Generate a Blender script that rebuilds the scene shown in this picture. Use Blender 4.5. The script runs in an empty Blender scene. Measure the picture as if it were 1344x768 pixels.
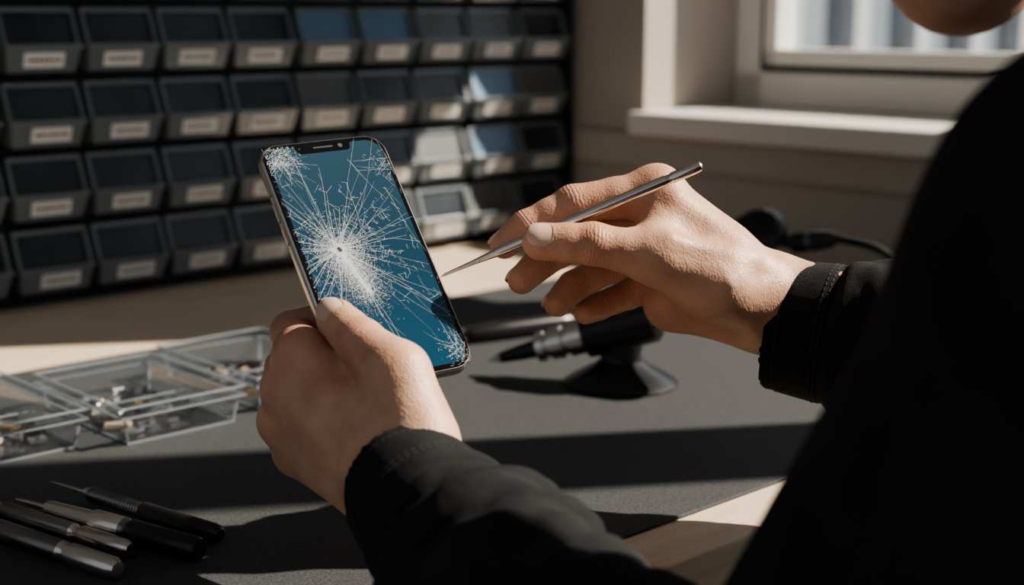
import bpy, bmesh, math, random
import numpy as np
from mathutils import Vector, Matrix
from mathutils.bvhtree import BVHTree
random.seed(7); np.random.seed(7)
scene = bpy.context.scene
COL = scene.collection

# ------------------------------------------------------------------ frames
CZ = 1.05; TH = math.radians(11.03); FP = 1866.7
cs, sn = math.cos(TH), math.sin(TH)
def cp(u, v, d):
    X = (u-672)/FP*d; Y = (384-v)/FP*d
    return np.array([X, d*cs+Y*sn, CZ-d*sn+Y*cs])
def gp(u, v, z):
    dr = cp(u, v, 1.0)-np.array([0, 0, CZ])
    t = (z-CZ)/dr[2]
    return np.array([0, 0, CZ])+dr*t
AX = np.array([0.731, 0.682, 0.0]); AX /= np.linalg.norm(AX)
BX = np.array([-AX[1], AX[0], 0.0])
def ab(a, b, z): return AX*a+BX*b+np.array([0, 0, z])
M_AB = Matrix(((AX[0], BX[0], 0, 0), (AX[1], BX[1], 0, 0), (0, 0, 1, 0), (0, 0, 0, 1)))
def nrm(v): v = np.array(v, float); return v/np.linalg.norm(v)
RGT = np.array([1., 0, 0]); UPV = np.array([0, sn, cs]); FWD = np.array([0, cs, -sn])

# ------------------------------------------------------------------ materials
def mat(name, color=(.5, .5, .5), rough=.5, metal=0.0, **kw):
    m = bpy.data.materials.new(name); m.use_nodes = True
    nt = m.node_tree; b = nt.nodes['Principled BSDF']
    b.inputs['Base Color'].default_value = (*color, 1)
    b.inputs['Roughness'].default_value = rough
    b.inputs['Metallic'].default_value = metal
    for k, v in kw.items():
        b.inputs[k.replace('_', ' ')].default_value = v
    return m
def N(m, t, **kw):
    n = m.node_tree.nodes.new(t)
    for k, v in kw.items():
        if k in n.inputs: n.inputs[k].default_value = v
        else: setattr(n, k, v)
    return n
def L(m, a, b): m.node_tree.links.new(a, b)
def P(m): return m.node_tree.nodes['Principled BSDF']
def add_noise_color(m, c1, c2, scale=10, detail=4, stretch=None, lo=.35, hi=.65, coord='Object'):
    tc = N(m, 'ShaderNodeTexCoord'); nz = N(m, 'ShaderNodeTexNoise'); nz.inputs['Scale'].default_value = scale
    nz.inputs['Detail'].default_value = detail
    mp = N(m, 'ShaderNodeMapping')
    if stretch: mp.inputs['Scale'].default_value = stretch
    L(m, tc.outputs[coord], mp.inputs['Vector']); L(m, mp.outputs[0], nz.inputs['Vector'])
    cr = N(m, 'ShaderNodeValToRGB'); cr.color_ramp.elements[0].position = lo; cr.color_ramp.elements[1].position = hi
    cr.color_ramp.elements[0].color = (*c1, 1); cr.color_ramp.elements[1].color = (*c2, 1)
    L(m, nz.outputs['Fac'], cr.inputs['Fac']); L(m, cr.outputs['Color'], P(m).inputs['Base Color'])
    return mp, nz, cr
def add_bump(m, scale, strength=.3, dist=.001, stretch=None, detail=3, prev=None, tex='ShaderNodeTexNoise'):
    tc = N(m, 'ShaderNodeTexCoord'); nz = N(m, tex); nz.inputs['Scale'].default_value = scale
    if tex == 'ShaderNodeTexNoise': nz.inputs['Detail'].default_value = detail
    mp = N(m, 'ShaderNodeMapping')
    if stretch: mp.inputs['Scale'].default_value = stretch
    L(m, tc.outputs['Object'], mp.inputs['Vector']); L(m, mp.outputs[0], nz.inputs['Vector'])
    bp = N(m, 'ShaderNodeBump'); bp.inputs['Strength'].default_value = strength; bp.inputs['Distance'].default_value = dist
    L(m, nz.outputs[0], bp.inputs['Height'])
    if prev: L(m, prev.outputs[0], bp.inputs['Normal'])
    L(m, bp.outputs[0], P(m).inputs['Normal'])
    return bp

def glassy(name, tint, alpha_mix=.8, rough=.05, body=(.6, .65, .7), base=.045):
    """thin clear plastic / pane: see-through + Schlick reflection (thin sheet) + slight body colour"""
    m = bpy.data.materials.new(name); m.use_nodes = True
    nt = m.node_tree; nt.nodes.clear(); lk = nt.links.new
    out = nt.nodes.new('ShaderNodeOutputMaterial')
    tr = nt.nodes.new('ShaderNodeBsdfTransparent'); tr.inputs['Color'].default_value = (*tint, 1)
    pr = nt.nodes.new('ShaderNodeBsdfPrincipled'); pr.inputs['Base Color'].default_value = (*body, 1)
    pr.inputs['Roughness'].default_value = max(rough, .25)
    gl = nt.nodes.new('ShaderNodeBsdfGlossy'); gl.inputs['Roughness'].default_value = rough
    ge = nt.nodes.new('ShaderNodeNewGeometry')
    dt = nt.nodes.new('ShaderNodeVectorMath'); dt.operation = 'DOT_PRODUCT'
    lk(ge.outputs['Normal'], dt.inputs[0]); lk(ge.outputs['Incoming'], dt.inputs[1])
    ab_ = nt.nodes.new('ShaderNodeMath'); ab_.operation = 'ABSOLUTE'; lk(dt.outputs['Value'], ab_.inputs[0])
    om = nt.nodes.new('ShaderNodeMath'); om.operation = 'SUBTRACT'; om.inputs[0].default_value = 1; lk(ab_.outputs[0], om.inputs[1])
    pw = nt.nodes.new('ShaderNodeMath'); pw.operation = 'POWER'; pw.inputs[1].default_value = 4; lk(om.outputs[0], pw.inputs[0])
    sc = nt.nodes.new('ShaderNodeMath'); sc.operation = 'MULTIPLY_ADD'; sc.inputs[1].default_value = .8; sc.inputs[2].default_value = base
    lk(pw.outputs[0], sc.inputs[0])
    m1 = nt.nodes.new('ShaderNodeMixShader'); m1.inputs[0].default_value = 1-alpha_mix
    lk(tr.outputs[0], m1.inputs[1]); lk(pr.outputs[0], m1.inputs[2])
    m2 = nt.nodes.new('ShaderNodeMixShader'); lk(sc.outputs[0], m2.inputs[0])
    lk(m1.outputs[0], m2.inputs[1]); lk(gl.outputs[0], m2.inputs[2]); lk(m2.outputs[0], out.inputs[0])
    return m

M_wall = mat('wall_paint', (.46, .41, .36), .9); add_noise_color(M_wall, (.42, .385, .345), (.48, .44, .395), 3); add_bump(M_wall, 180, .15, .001)
M_white = mat('window_frame_paint', (.72, .70, .67), .45)
M_seal = mat('rubber_seal', (.01, .01, .012), .6)
M_floor = mat('floor_boards', (.2, .15, .11), .6); add_noise_color(M_floor, (.14, .10, .07), (.25, .18, .12), 6, 5, (1, 12, 1))
M_ceil = mat('ceiling_paint', (.6, .58, .55), .95)
M_wood = mat('light_wood', (.62, .47, .34), .5); add_noise_color(M_wood, (.62, .50, .375), (.74, .62, .49), 9, 6, (1.2, 22, 22), .3, .7); add_bump(M_wood, 60, .12, .0005, (1, 25, 25))
M_mat = mat('rubber_work_mat', (.05, .052, .056), .75); add_noise_color(M_mat, (.032, .035, .038), (.074, .077, .083), 700, 2, None, .35, .7)
add_bump(M_mat, 900, .55, .0006)
M_black = mat('black_plastic', (.016, .016, .018), .30)
M_blackmatte = mat('black_powdercoat', (.010, .010, .012), .6)
M_steel = mat('brushed_steel', (.70, .68, .66), .25, 1.0); add_bump(M_steel, 300, .08, .0003, (1, 1, 12))
M_dsteel = mat('dark_steel', (.24, .24, .25), .3, 1.0)
M_skin = mat('skin', (.6, .35, .24), .5)
M_nail = mat('fingernail', (.66, .46, .38), .28)
M_hair = mat('hair', (.02, .013, .009), .6); add_bump(M_hair, 300, .6, .002, (1, 1, .1))
M_cloth = mat('jacket_cloth', (.006, .0065, .008), .88)

# jacket cloth
add_noise_color(M_cloth, (.0070, .0076, .0095), (.0175, .0185, .0215), 25, 5)
P(M_cloth).inputs['Specular IOR Level'].default_value = .3
b1 = add_bump(M_cloth, 1500, .7, .0006)
add_bump(M_cloth, 60, .4, .003, prev=b1)

# skin
def build_skin(m):
    p = P(m)
    tc = N(m, 'ShaderNodeTexCoord')
    n1 = N(m, 'ShaderNodeTexNoise'); n1.inputs['Scale'].default_value = 45; n1.inputs['Detail'].default_value = 5
    L(m, tc.outputs['Object'], n1.inputs['Vector'])
    cr = N(m, 'ShaderNodeValToRGB')
    cr.color_ramp.elements[0].position = .3; cr.color_ramp.elements[0].color = (.50, .28, .185, 1)
    cr.color_ramp.elements[1].position = .72; cr.color_ramp.elements[1].color = (.66, .425, .31, 1)
    L(m, n1.outputs['Fac'], cr.inputs['Fac'])
    at = N(m, 'ShaderNodeAttribute'); at.attribute_name = 'joint'
    sp = N(m, 'ShaderNodeSeparateXYZ'); L(m, at.outputs['Vector'], sp.inputs[0])
    mx = N(m, 'ShaderNodeMix'); mx.data_type = 'RGBA'
    mx.inputs['B'].default_value = (.50, .19, .125, 1)
    mu = N(m, 'ShaderNodeMath'); mu.operation = 'MULTIPLY'; mu.inputs[1].default_value = .45
    L(m, sp.outputs['Z'], mu.inputs[0]); L(m, mu.outputs[0], mx.inputs['Factor'])
    L(m, cr.outputs['Color'], mx.inputs['A'])
    L(m, mx.outputs['Result'], p.inputs['Base Color'])
    p.inputs['Subsurface Weight'].default_value = .2
    p.inputs['Subsurface Radius'].default_value = (1.0, .35, .2)
    p.inputs['Subsurface Scale'].default_value = .004
    p.inputs['Specular IOR Level'].default_value = .45
    p.inputs['Roughness'].default_value = .47
    n2 = N(m, 'ShaderNodeTexNoise'); n2.inputs['Scale'].default_value = 130
    L(m, tc.outputs['Object'], n2.inputs['Vector'])
    m1 = N(m, 'ShaderNodeMath'); m1.operation = 'MULTIPLY_ADD'; m1.inputs[1].default_value = 10.0
    L(m, n2.outputs['Fac'], m1.inputs[0]); L(m, sp.outputs['X'], m1.inputs[2])
    m2 = N(m, 'ShaderNodeMath'); m2.operation = 'SINE'; L(m, m1.outputs[0], m2.inputs[0])
    m3 = N(m, 'ShaderNodeMath'); m3.operation = 'MULTIPLY'; L(m, m2.outputs[0], m3.inputs[0]); L(m, sp.outputs['Y'], m3.inputs[1])
    bp = N(m, 'ShaderNodeBump'); bp.inputs['Strength'].default_value = .34; bp.inputs['Distance'].default_value = .0003
    L(m, m3.outputs[0], bp.inputs['Height'])
    v = N(m, 'ShaderNodeTexVoronoi'); v.inputs['Scale'].default_value = 750
    mp = N(m, 'ShaderNodeMapping'); mp.inputs['Scale'].default_value = (1, 1.5, .7)
    L(m, tc.outputs['Object'], mp.inputs[0]); L(m, mp.outputs[0], v.inputs['Vector'])
    bp2 = N(m, 'ShaderNodeBump'); bp2.inputs['Strength'].default_value = .42; bp2.inputs['Distance'].default_value = .0004
    L(m, v.outputs['Distance'], bp2.inputs['Height']); L(m, bp.outputs[0], bp2.inputs['Normal'])
    n3 = N(m, 'ShaderNodeTexNoise'); n3.inputs['Scale'].default_value = 110; n3.inputs['Detail'].default_value = 5
    L(m, tc.outputs['Object'], n3.inputs['Vector'])
    bp3 = N(m, 'ShaderNodeBump'); bp3.inputs['Strength'].default_value = .36; bp3.inputs['Distance'].default_value = .0017
    L(m, n3.outputs['Fac'], bp3.inputs['Height']); L(m, bp2.outputs[0], bp3.inputs['Normal'])
    L(m, bp3.outputs[0], p.inputs['Normal'])
build_skin(M_skin)

# ------------------------------------------------------------------ mesh helpers
def new_obj(name, verts, faces, mats, midx=None, smooth=False, parent=None, matrix=None, bevel=0, autos=False):
    me = bpy.data.meshes.new(name); me.from_pydata([tuple(map(float, v)) for v in verts], [], faces)
    for m in mats: me.materials.append(m)
    if midx: me.polygons.foreach_set('material_index', midx)
    if smooth: me.polygons.foreach_set('use_smooth', [True]*len(me.polygons))
    me.update()
    ob = bpy.data.objects.new(name, me); COL.objects.link(ob)
    if matrix is not None: ob.matrix_world = matrix
    if parent: ob.parent = parent
    if bevel:
        bv = ob.modifiers.new('b', 'BEVEL'); bv.width = bevel; bv.segments = 2; bv.limit_method = 'ANGLE'
    return ob
def empty(name):
    e = bpy.data.objects.new(name, None); COL.objects.link(e); e.empty_display_size = .05
    return e
class MB:
    def __init__(s): s.v = []; s.f = []; s.m = []; s.sm = []
    def hexa(s, c, mi=0):
        n = len(s.v); s.v += [tuple(x) for x in c]
        for q in ((0, 3, 2, 1), (4, 5, 6, 7), (0, 1, 5, 4), (1, 2, 6, 5), (2, 3, 7, 6), (3, 0, 4, 7)):
            s.f.append(tuple(n+i for i in q)); s.m.append(mi); s.sm.append(False)
    def box(s, x0, x1, y0, y1, z0, z1, mi=0):
        x0, x1 = sorted((x0, x1)); y0, y1 = sorted((y0, y1)); z0, z1 = sorted((z0, z1))
        s.hexa([(x0, y0, z0), (x1, y0, z0), (x1, y1, z0), (x0, y1, z0), (x0, y0, z1), (x1, y0, z1), (x1, y1, z1), (x0, y1, z1)], mi)
    def quad(s, pts, mi=0):
        n = len(s.v); s.v += [tuple(p) for p in pts]; s.f.append(tuple(range(n, n+len(pts)))); s.m.append(mi); s.sm.append(False)
    def lathe(s, A, D, prof, mi=0, seg=32, mis=None, ell=1.0):
        """surface of revolution from A along direction D; prof = [(t,r),...]"""
        A = np.array(A, float); D = nrm(D)
        t = np.array([0, 0, 1.]) if abs(D[2]) < .9 else np.array([1., 0, 0])
        e1 = nrm(np.cross(D, t)); e2 = np.cross(D, e1)
        n0 = len(s.v)
        for (tt, r) in prof:
            for i in range(seg):
                an = 2*math.pi*i/seg
                s.v.append(tuple(A+D*tt+(e1*math.cos(an)+e2*math.sin(an)*ell)*r))
        for k in range(len(prof)-1):
            for i in range(seg):
                j = (i+1) % seg
                s.f.append((n0+k*seg+i, n0+k*seg+j, n0+(k+1)*seg+j, n0+(k+1)*seg+i))
                s.m.append(mis[k] if mis else mi); s.sm.append(True)
        s.f.append(tuple(n0+i for i in range(seg))[::-1]); s.m.append(mis[0] if mis else mi); s.sm.append(False)
        s.f.append(tuple(n0+(len(prof)-1)*seg+i for i in range(seg))); s.m.append(mis[-1] if mis else mi); s.sm.append(False)
    def obj(s, name, mats, **kw):
        ob = new_obj(name, s.v, s.f, mats, s.m, **kw)
        ob.data.polygons.foreach_set('use_smooth', s.sm)
        if any(s.sm):
            ob.data.update()
            md = ob.modifiers.new('es', 'EDGE_SPLIT'); md.split_angle = math.radians(38)
        return ob
def ab_box(name, a0, a1, b0, b1, z0, z1, m, bevel=0, parent=None):
    mb = MB(); mb.box(a0, a1, b0, b1, z0, z1)
    return mb.obj(name, [m], matrix=M_AB, bevel=bevel, parent=parent)

# ------------------------------------------------------------------ SDF modelling
class Field:
    def __init__(s, lo, hi, h):
        s.lo = np.array(lo, float); s.h = h
        s.n = np.ceil((np.array(hi)-s.lo)/h).astype(int)+1
        s.ax = [s.lo[i]+h*np.arange(s.n[i]) for i in range(3)]
    def new(s): return np.full(s.n, .05, np.float32)
    def slc(s, lo, hi):
        i0 = np.clip(np.floor((lo-s.lo)/s.h).astype(int), 0, s.n); i1 = np.clip(np.ceil((hi-s.lo)/s.h).astype(int)+1, 0, s.n)
        return tuple(slice(int(a), int(b)) for a, b in zip(i0, i1))
    def grid(s, sl):
        return np.meshgrid(*[s.ax[i][sl[i]].astype(np.float32) for i in range(3)], indexing='ij', sparse=True)
    def cap(s, g, A, B, r1, r2, k=.004, n=None, f=1.0, mar=.02, sub=False):
        A = np.array(A, float); B = np.array(B, float); rr = max(r1, r2)*max(1, f)+mar
        sl = s.slc(np.minimum(A, B)-rr, np.maximum(A, B)+rr)
        if any(q.stop <= q.start for q in sl): return
        X, Y, Z = s.grid(sl)
        ba = B-A; bb = max(float(ba@ba), 1e-12)
        px, py, pz = X-A[0], Y-A[1], Z-A[2]
        h = np.clip((px*ba[0]+py*ba[1]+pz*ba[2])/bb, 0, 1)
        qx, qy, qz = px-h*ba[0], py-h*ba[1], pz-h*ba[2]
        if n is not None:
            n = nrm(n); dn = qx*n[0]+qy*n[1]+qz*n[2]; e = (1/f-1)
            qx, qy, qz = qx+n[0]*dn*e, qy+n[1]*dn*e, qz+n[2]*dn*e
        d = (np.sqrt(qx*qx+qy*qy+qz*qz)-(r1+(r2-r1)*h))*min(1, f if n is not None else 1)
        d = d.astype(np.float32)
        if sub:
            g[sl] = smax(g[sl], -d, k)
        else:
            g[sl] = smin(g[sl], d, k)
def smin(a, b, k):
    h = np.clip(.5+.5*(b-a)/k, 0, 1); return (b+(a-b)*h-k*h*(1-h)).astype(np.float32)
def smax(a, b, k): return -smin(-a, -b, k)

def surface_nets(F, g):
    nx, ny, nz = g.shape
    ins = g < 0
    cnt = np.zeros((nx-1, ny-1, nz-1), np.int8)
    offs = [(i, j, k) for i in (0, 1) for j in (0, 1) for k in (0, 1)]
    for (i, j, k) in offs: cnt += ins[i:nx-1+i, j:ny-1+j, k:nz-1+k]
    act = (cnt > 0) & (cnt < 8)
    idx = np.argwhere(act)
    vid = -np.ones(act.shape, np.int64); vid[act] = np.arange(len(idx))
    vals = {o: g[idx[:, 0]+o[0], idx[:, 1]+o[1], idx[:, 2]+o[2]].astype(float) for o in offs}
    acc = np.zeros((len(idx), 3)); c = np.zeros(len(idx))
    for o in offs:
        for ax in range(3):
            if o[ax] == 0:
                o2 = list(o); o2[ax] = 1; o2 = tuple(o2)
                va, vb = vals[o], vals[o2]; ch = (va < 0) != (vb < 0)
                t = np.where(ch, va/np.where(ch, va-vb, 1), 0)
                p = np.tile(np.array(o, float), (len(idx), 1)); p[:, ax] += t
                acc[ch] += p[ch]; c[ch] += 1
    V = F.lo+(idx+acc/c[:, None])*F.h
    faces = []
    for ax in range(3):
        a, b = [(1, 2), (2, 0), (0, 1)][ax]
        s0 = [slice(None)]*3; s1 = [slice(None)]*3
        s0[ax] = slice(0, -1); s1[ax] = slice(1, None)
        i0 = ins[tuple(s0)]; i1 = ins[tuple(s1)]
        e = np.argwhere(i0 != i1)
        ok = (e[:, a] > 0) & (e[:, b] > 0) & (e[:, a] < g.shape[a]-1) & (e[:, b] < g.shape[b]-1)
        e = e[ok]; sgn = i0[e[:, 0], e[:, 1], e[:, 2]]
        def vi(da, db):
            q = e.copy(); q[:, a] -= da; q[:, b] -= db
            return vid[q[:, 0], q[:, 1], q[:, 2]]
        q = np.stack([vi(1, 1), vi(0, 1), vi(0, 0), vi(1, 0)], 1)
        q[~sgn] = q[~sgn][:, ::-1]
        faces.append(q)
    Fc = np.concatenate(faces); Fc = Fc[(Fc >= 0).all(1)]
    return V, Fc
LAST = {}
def sdf_obj(name, F, g, m, parent=None, smooth_it=3, joints=None):
    V, Fc = surface_nets(F, g)
    E = np.concatenate([Fc[:, [0, 1]], Fc[:, [1, 2]], Fc[:, [2, 3]], Fc[:, [3, 0]]])
    for it in range(smooth_it):
        acc = np.zeros_like(V); c = np.zeros(len(V))
        for d in range(3):
            acc[:, d] = np.bincount(E[:, 0], V[E[:, 1], d], len(V))+np.bincount(E[:, 1], V[E[:, 0], d], len(V))
        c = np.bincount(E[:, 0], minlength=len(V))+np.bincount(E[:, 1], minlength=len(V))
        V = V*.5+.5*acc/np.maximum(c, 1)[:, None]
    LAST['V'] = V; LAST['F'] = Fc
    me = bpy.data.meshes.new(name)
    me.vertices.add(len(V)); me.vertices.foreach_set('co', V.astype(np.float32).ravel())
    me.loops.add(Fc.size); me.loops.foreach_set('vertex_index', Fc.ravel().astype(np.int32))
    me.polygons.add(len(Fc)); me.polygons.foreach_set('loop_start', np.arange(0, Fc.size, 4, dtype=np.int32))
    me.polygons.foreach_set('loop_total', np.full(len(Fc), 4, np.int32))
    me.update(calc_edges=True); me.validate()
    me.polygons.foreach_set('use_smooth', [True]*len(me.polygons))
    me.materials.append(m)
    if joints is not None:
        at = me.attributes.new('joint', 'FLOAT_VECTOR', 'POINT')
        D = np.zeros((len(V), 3)); best = np.zeros(len(V))
        for (p, ax, r, w) in joints:
            q = V-p; s = q@ax; dist = np.linalg.norm(q, axis=1)
            mk = np.exp(-(s/(r*.42))**2)*np.clip(1.5-dist/(r*1.6), 0, 1)*w
            up = mk > best
            D[up, 0] = s[up]*3000; best = np.maximum(best, mk)
            D[:, 2] = np.maximum(D[:, 2], np.exp(-(dist/(r*1.35))**2)*1.2*min(1, w+.3))
        D[:, 1] = best
        at.data.foreach_set('vector', D.astype(np.float32).ravel())
    ob = bpy.data.objects.new(name, me); COL.objects.link(ob)
    if parent: ob.parent = parent
    return ob

def build_hand(name, fingers, palm, extra, parent, h=.0011, web_k=.007):
    """fingers: list of chains [(pos, r), ...] MCP->tip ; palm: caps (A,B,r1,r2,n,f)"""
    pts = [p for ch in fingers for p, r in ch]+[c[0] for c in palm]+[c[1] for c in palm]
    pts = np.array(pts); F = Field(pts.min(0)-.036, pts.max(0)+.036, h)
    pg = F.new()
    for c in palm:
        F.cap(pg, c[0], c[1], c[2], c[3], k=c[6] if len(c) > 6 else .010, n=c[4] if len(c) > 4 else None, f=c[5] if len(c) > 5 else 1)
    fg = F.new(); joints = []
    for ch in fingers:
        g = F.new()
        for i in range(len(ch)-1):
            (A, ra), (B, rb) = ch[i], ch[i+1]
            mid = (A+B)/2; rm = (ra+rb)/2*.935
            F.cap(g, A, mid, ra*.985, rm, k=.003); F.cap(g, mid, B, rm, rb, k=.003)
            if i > 0 or len(ch) == 4 and i == 0:
                d = nrm(B-A) if i == 0 else nrm(nrm(B-A)+nrm(A-ch[i-1][0]))
                joints.append((A, d, ra*1.15, 1.0 if i > 0 else .25))
        tipd = nrm(ch[-1][0]-ch[-2][0]); joints.append((ch[-1][0]+tipd*ch[-1][1]*.5, tipd, ch[-1][1], .12))
        fg = smin(fg, g, .0009)
    tot = smin(pg, fg, web_k)
    for c in extra:
        F.cap(tot, c[0], c[1], c[2], c[3], k=c[4] if len(c) > 4 else .004, sub=(len(c) > 5 and c[5]))
    return sdf_obj(name, F, tot, M_skin, parent, 2, joints)

def nail(name, tip, prev, r, dorsal, parent, wid=.62, ln=1.25):
    ax = nrm(tip-prev); dn = nrm(dorsal-ax*(np.dot(dorsal, ax))); sd = np.cross(ax, dn)
    c = tip+ax*r*.12
    V = []; Fs = []; nu, nv = 13, 13
    R = r*.98
    for layer in (0, 1):
        for i in range(nu):
            for j in range(nv):
                a = (i/(nu-1)*2-1); t = (j/(nv-1)*2-1)
                wa = a*wid*1.25*math.sqrt(max(0, 1-max(0, abs(t)-.35)**2*1.1))
                tt = t*ln*.55*r*math.sqrt(max(.02, 1-.30*a*a))
                curv = -.16*max(0, t)**2*r
                rad = R+(.0003 if layer == 0 else -.0012)+curv
                V.append(c+ax*tt+dn*math.cos(wa)*rad+sd*math.sin(wa)*rad)
    for i in range(nu-1):
        for j in range(nv-1):
            Fs.append((i*nv+j, (i+1)*nv+j, (i+1)*nv+j+1, i*nv+j+1))
    o = nu*nv
    for i in range(nu-1):
        for j in (0, nv-1):
            Fs.append((i*nv+j, (i+1)*nv+j, o+(i+1)*nv+j, o+i*nv+j))
    for j in range(nv-1):
        for i in (0, nu-1):
            Fs.append((i*nv+j, i*nv+j+1, o+i*nv+j+1, o+i*nv+j))
    return new_obj(name, V, Fs, [M_nail], smooth=True, parent=parent)

# ================================================================== ROOM
WA = 1.434; WD = .25
BMIN = -2.0
ab_box('floor', -1.6, WA+WD, BMIN, 1.65, -.05, 0, M_floor)
ab_box('ceiling', -1.6, WA+WD, BMIN, 1.65, 2.6, 2.65, M_ceil)
ab_box('wall_back', -1.6, WA+WD, 1.56, 1.66, 0, 2.6, M_wall)
mb = MB()
B_L, B_R, Z_S, Z_T = 1.278, -1.1, .925, 2.25
mb.box(WA, WA+WD, B_L, 1.56, 0, 2.6); mb.box(WA, WA+WD, BMIN, B_R, 0, 2.6)
mb.box(WA, WA+WD, B_R, B_L, 0, Z_S-.03); mb.box(WA, WA+WD, B_R, B_L, Z_T, 2.6)
mb.obj('wall_right', [M_wall], matrix=M_AB)
ab_box('trim_1', WA-.035, WA+WD-.05, B_R-.05, B_L+.0, Z_S-.03, Z_S, M_white, .004)
ab_box('trim_2', WA-.012, WA, B_R-.05, 1.40, Z_S-.075, Z_S-.03, M_wall, .003)
win = empty('window_1')
mb = MB(); a0, a1 = WA+WD-.06, WA+WD-.01
mb.box(a0, a1, B_L-.05, B_L, Z_S, Z_T); mb.box(a0, a1, B_R, B_R+.05, Z_S, Z_T)
mb.box(a0, a1, B_R, B_L, Z_S, Z_S+.05); mb.box(a0, a1, B_R, B_L, Z_T-.05, Z_T)
mull = [.60, .02, -.55]
for m_ in mull: mb.box(a0, a1, m_-.03, m_+.03, Z_S, Z_T)
mb.obj('window_frame', [M_white], matrix=M_AB, bevel=.004, parent=None).parent = win
ed = [B_L-.05]
for m_ in mull: ed += [m_+.03, m_-.03]
ed.append(B_R+.05)
panes = [(ed[i], ed[i+1]) for i in range(0, len(ed), 2)]
mb = MB(); ms = MB(); mg = MB()
for hi, lo in panes:
    for (w, aa0, aa1) in ((ms, a0-.006, a0+.01), ):
        t = .008
        w.box(aa0, aa1, hi-t, hi, Z_S+.05, Z_T-.05); w.box(aa0, aa1, lo, lo+t, Z_S+.05, Z_T-.05)
        w.box(aa0, aa1, lo, hi, Z_S+.05, Z_S+.05+t); w.box(aa0, aa1, lo, hi, Z_T-.05-t, Z_T-.05)
    hi2, lo2, z0, z1 = hi-.008, lo+.008, Z_S+.058, Z_T-.058
    t = .022
    mb.box(a0-.012, a0+.03, hi2-t, hi2, z0, z1); mb.box(a0-.012, a0+.03, lo2, lo2+t, z0, z1)
    mb.box(a0-.012, a0+.03, lo2, hi2, z0, z0+t); mb.box(a0-.012, a0+.03, lo2, hi2, z1-t, z1)
    mg.box(a0+.012, a0+.016, lo2+t, hi2-t, z0+t, z1-t)
mb.obj('window_sash', [M_white], matrix=M_AB, bevel=.003).parent = win
ms.obj('window_seal', [M_seal], matrix=M_AB).parent = win
M_pane = glassy('window_glass', (.97, .98, .98), 1.0, .0)
mg.obj('window_pane', [M_pane], matrix=M_AB).parent = win
# blind added out of view to keep direct sun off the bin rack
M_sunblock = mat('added_blind_fabric', (.50, .47, .42), .9)
bl = empty('added_sun_blind')
ZB = 1.30
mb = MB(); mb.box(a0-.030, a0-.028, .63, B_L-.055, ZB+.01, Z_T-.03); mb.box(a0-.036, a0-.022, .63, B_L-.055, ZB, ZB+.015)
mb.lathe((a0-.04, .62, Z_T-.04), (0, 1, 0), [(0, .022), (B_L-.05-.62, .022)], 0, 20)
mb.obj('added_blind_cloth', [M_sunblock], matrix=M_AB).parent = bl
# building across the street, seen through the window
M_fac = mat('facade_render', (.50, .53, .57), .9); add_noise_color(M_fac, (.42, .44, .47), (.50, .52, .55), 1.5)
M_fgl = mat('facade_glass', (.20, .235, .27), .3)
bd = nrm([.7, .7, 0]); bnv = nrm([.7, -.7, 0])
M_B = Matrix(((bd[0], bnv[0], 0, 3.4), (bd[1], bnv[1], 0, 10.5), (0, 0, 1, 0), (0, 0, 0, 1)))
mb = MB(); mb.box(-6, 7, -.6, 0, 0, 7, 0)
for i in range(17):
    x = -5.7+i*.76
    mb.box(x, x+.16, 0, .14, 0, 7, 0)
    for k in range(3): mb.box(x+.28, x+.64, 0, .02, .5+k*2.2, 2.3+k*2.2, 1)
mb.obj('neighbouring_building', [M_fac, M_fgl], matrix=M_B)

# ================================================================== DESK
desk = empty('workbench')
mb = MB(); mb.box(-.9, WA-.005, .485, 1.55, .712, .75)
mb.obj('top', [M_wood], matrix=M_AB, bevel=.002).parent = desk
mb = MB(); mb.box(-.86, WA-.03, .53, .55, .60, .712)
for a in (-.85, 1.34):
    for b in (.53, 1.47): mb.box(a, a+.06, b, b+.06, 0, .712)
mb.obj('legs', [M_wood], matrix=M_AB).parent = desk
mb = MB(); mb.box(-.35, 1.30, .53, 1.145, .7501, .7525)
mb.obj('work_mat', [M_mat], matrix=M_AB, bevel=.0008)
DZ = .7525

# ================================================================== BIN RACK
rack = empty('parts_bin_rack')
M_bin = glassy('bin_plastic', (.55, .60, .65), .45, .22, (.33, .375, .41))
M_win = mat('bin_window', (.030, .038, .046), .22)
add_noise_color(M_win, (.014, .020, .026), (.045, .057, .068), 9, 2)
M_winb = mat('bin_window_blue_reflection', (.13, .24, .35), .25)  # bluish reflection on some bins, put into the panel colour
M_wing = mat('bin_window_grey', (.12, .125, .13), .3)
M_label = mat('bin_label', (.88, .87, .85), .7)
M_ink = mat('label_ink', (.16, .16, .16), .7)
M_cont = mat('bin_contents', (.03, .03, .03), .6); add_noise_color(M_cont, (.01, .01, .012), (.10, .08, .06), 60, 2)
FB = 1.41
fr = MB(); bn = MB(); lb = MB()
rows = 8; c0, c1 = -4, 9
s_lo = .648+.089*c0-.055; s_hi = 1.424
fr.box(s_lo, s_hi, FB+.11, FB+.125, .752, .766+.0755*rows+.02)
fr.box(s_lo, s_lo+.012, FB-.002, FB+.12, .752, .766+.0755*rows+.02)
fr.box(s_hi-.018, s_hi, FB-.006, FB+.12, .752, .766+.0755*rows+.02)
for k in range(rows+1):
    z = .7625+.0755*k
    fr.box(s_lo, s_hi, FB+.004, FB+.12, z-.0045 if k else .752, z+.002)
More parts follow.
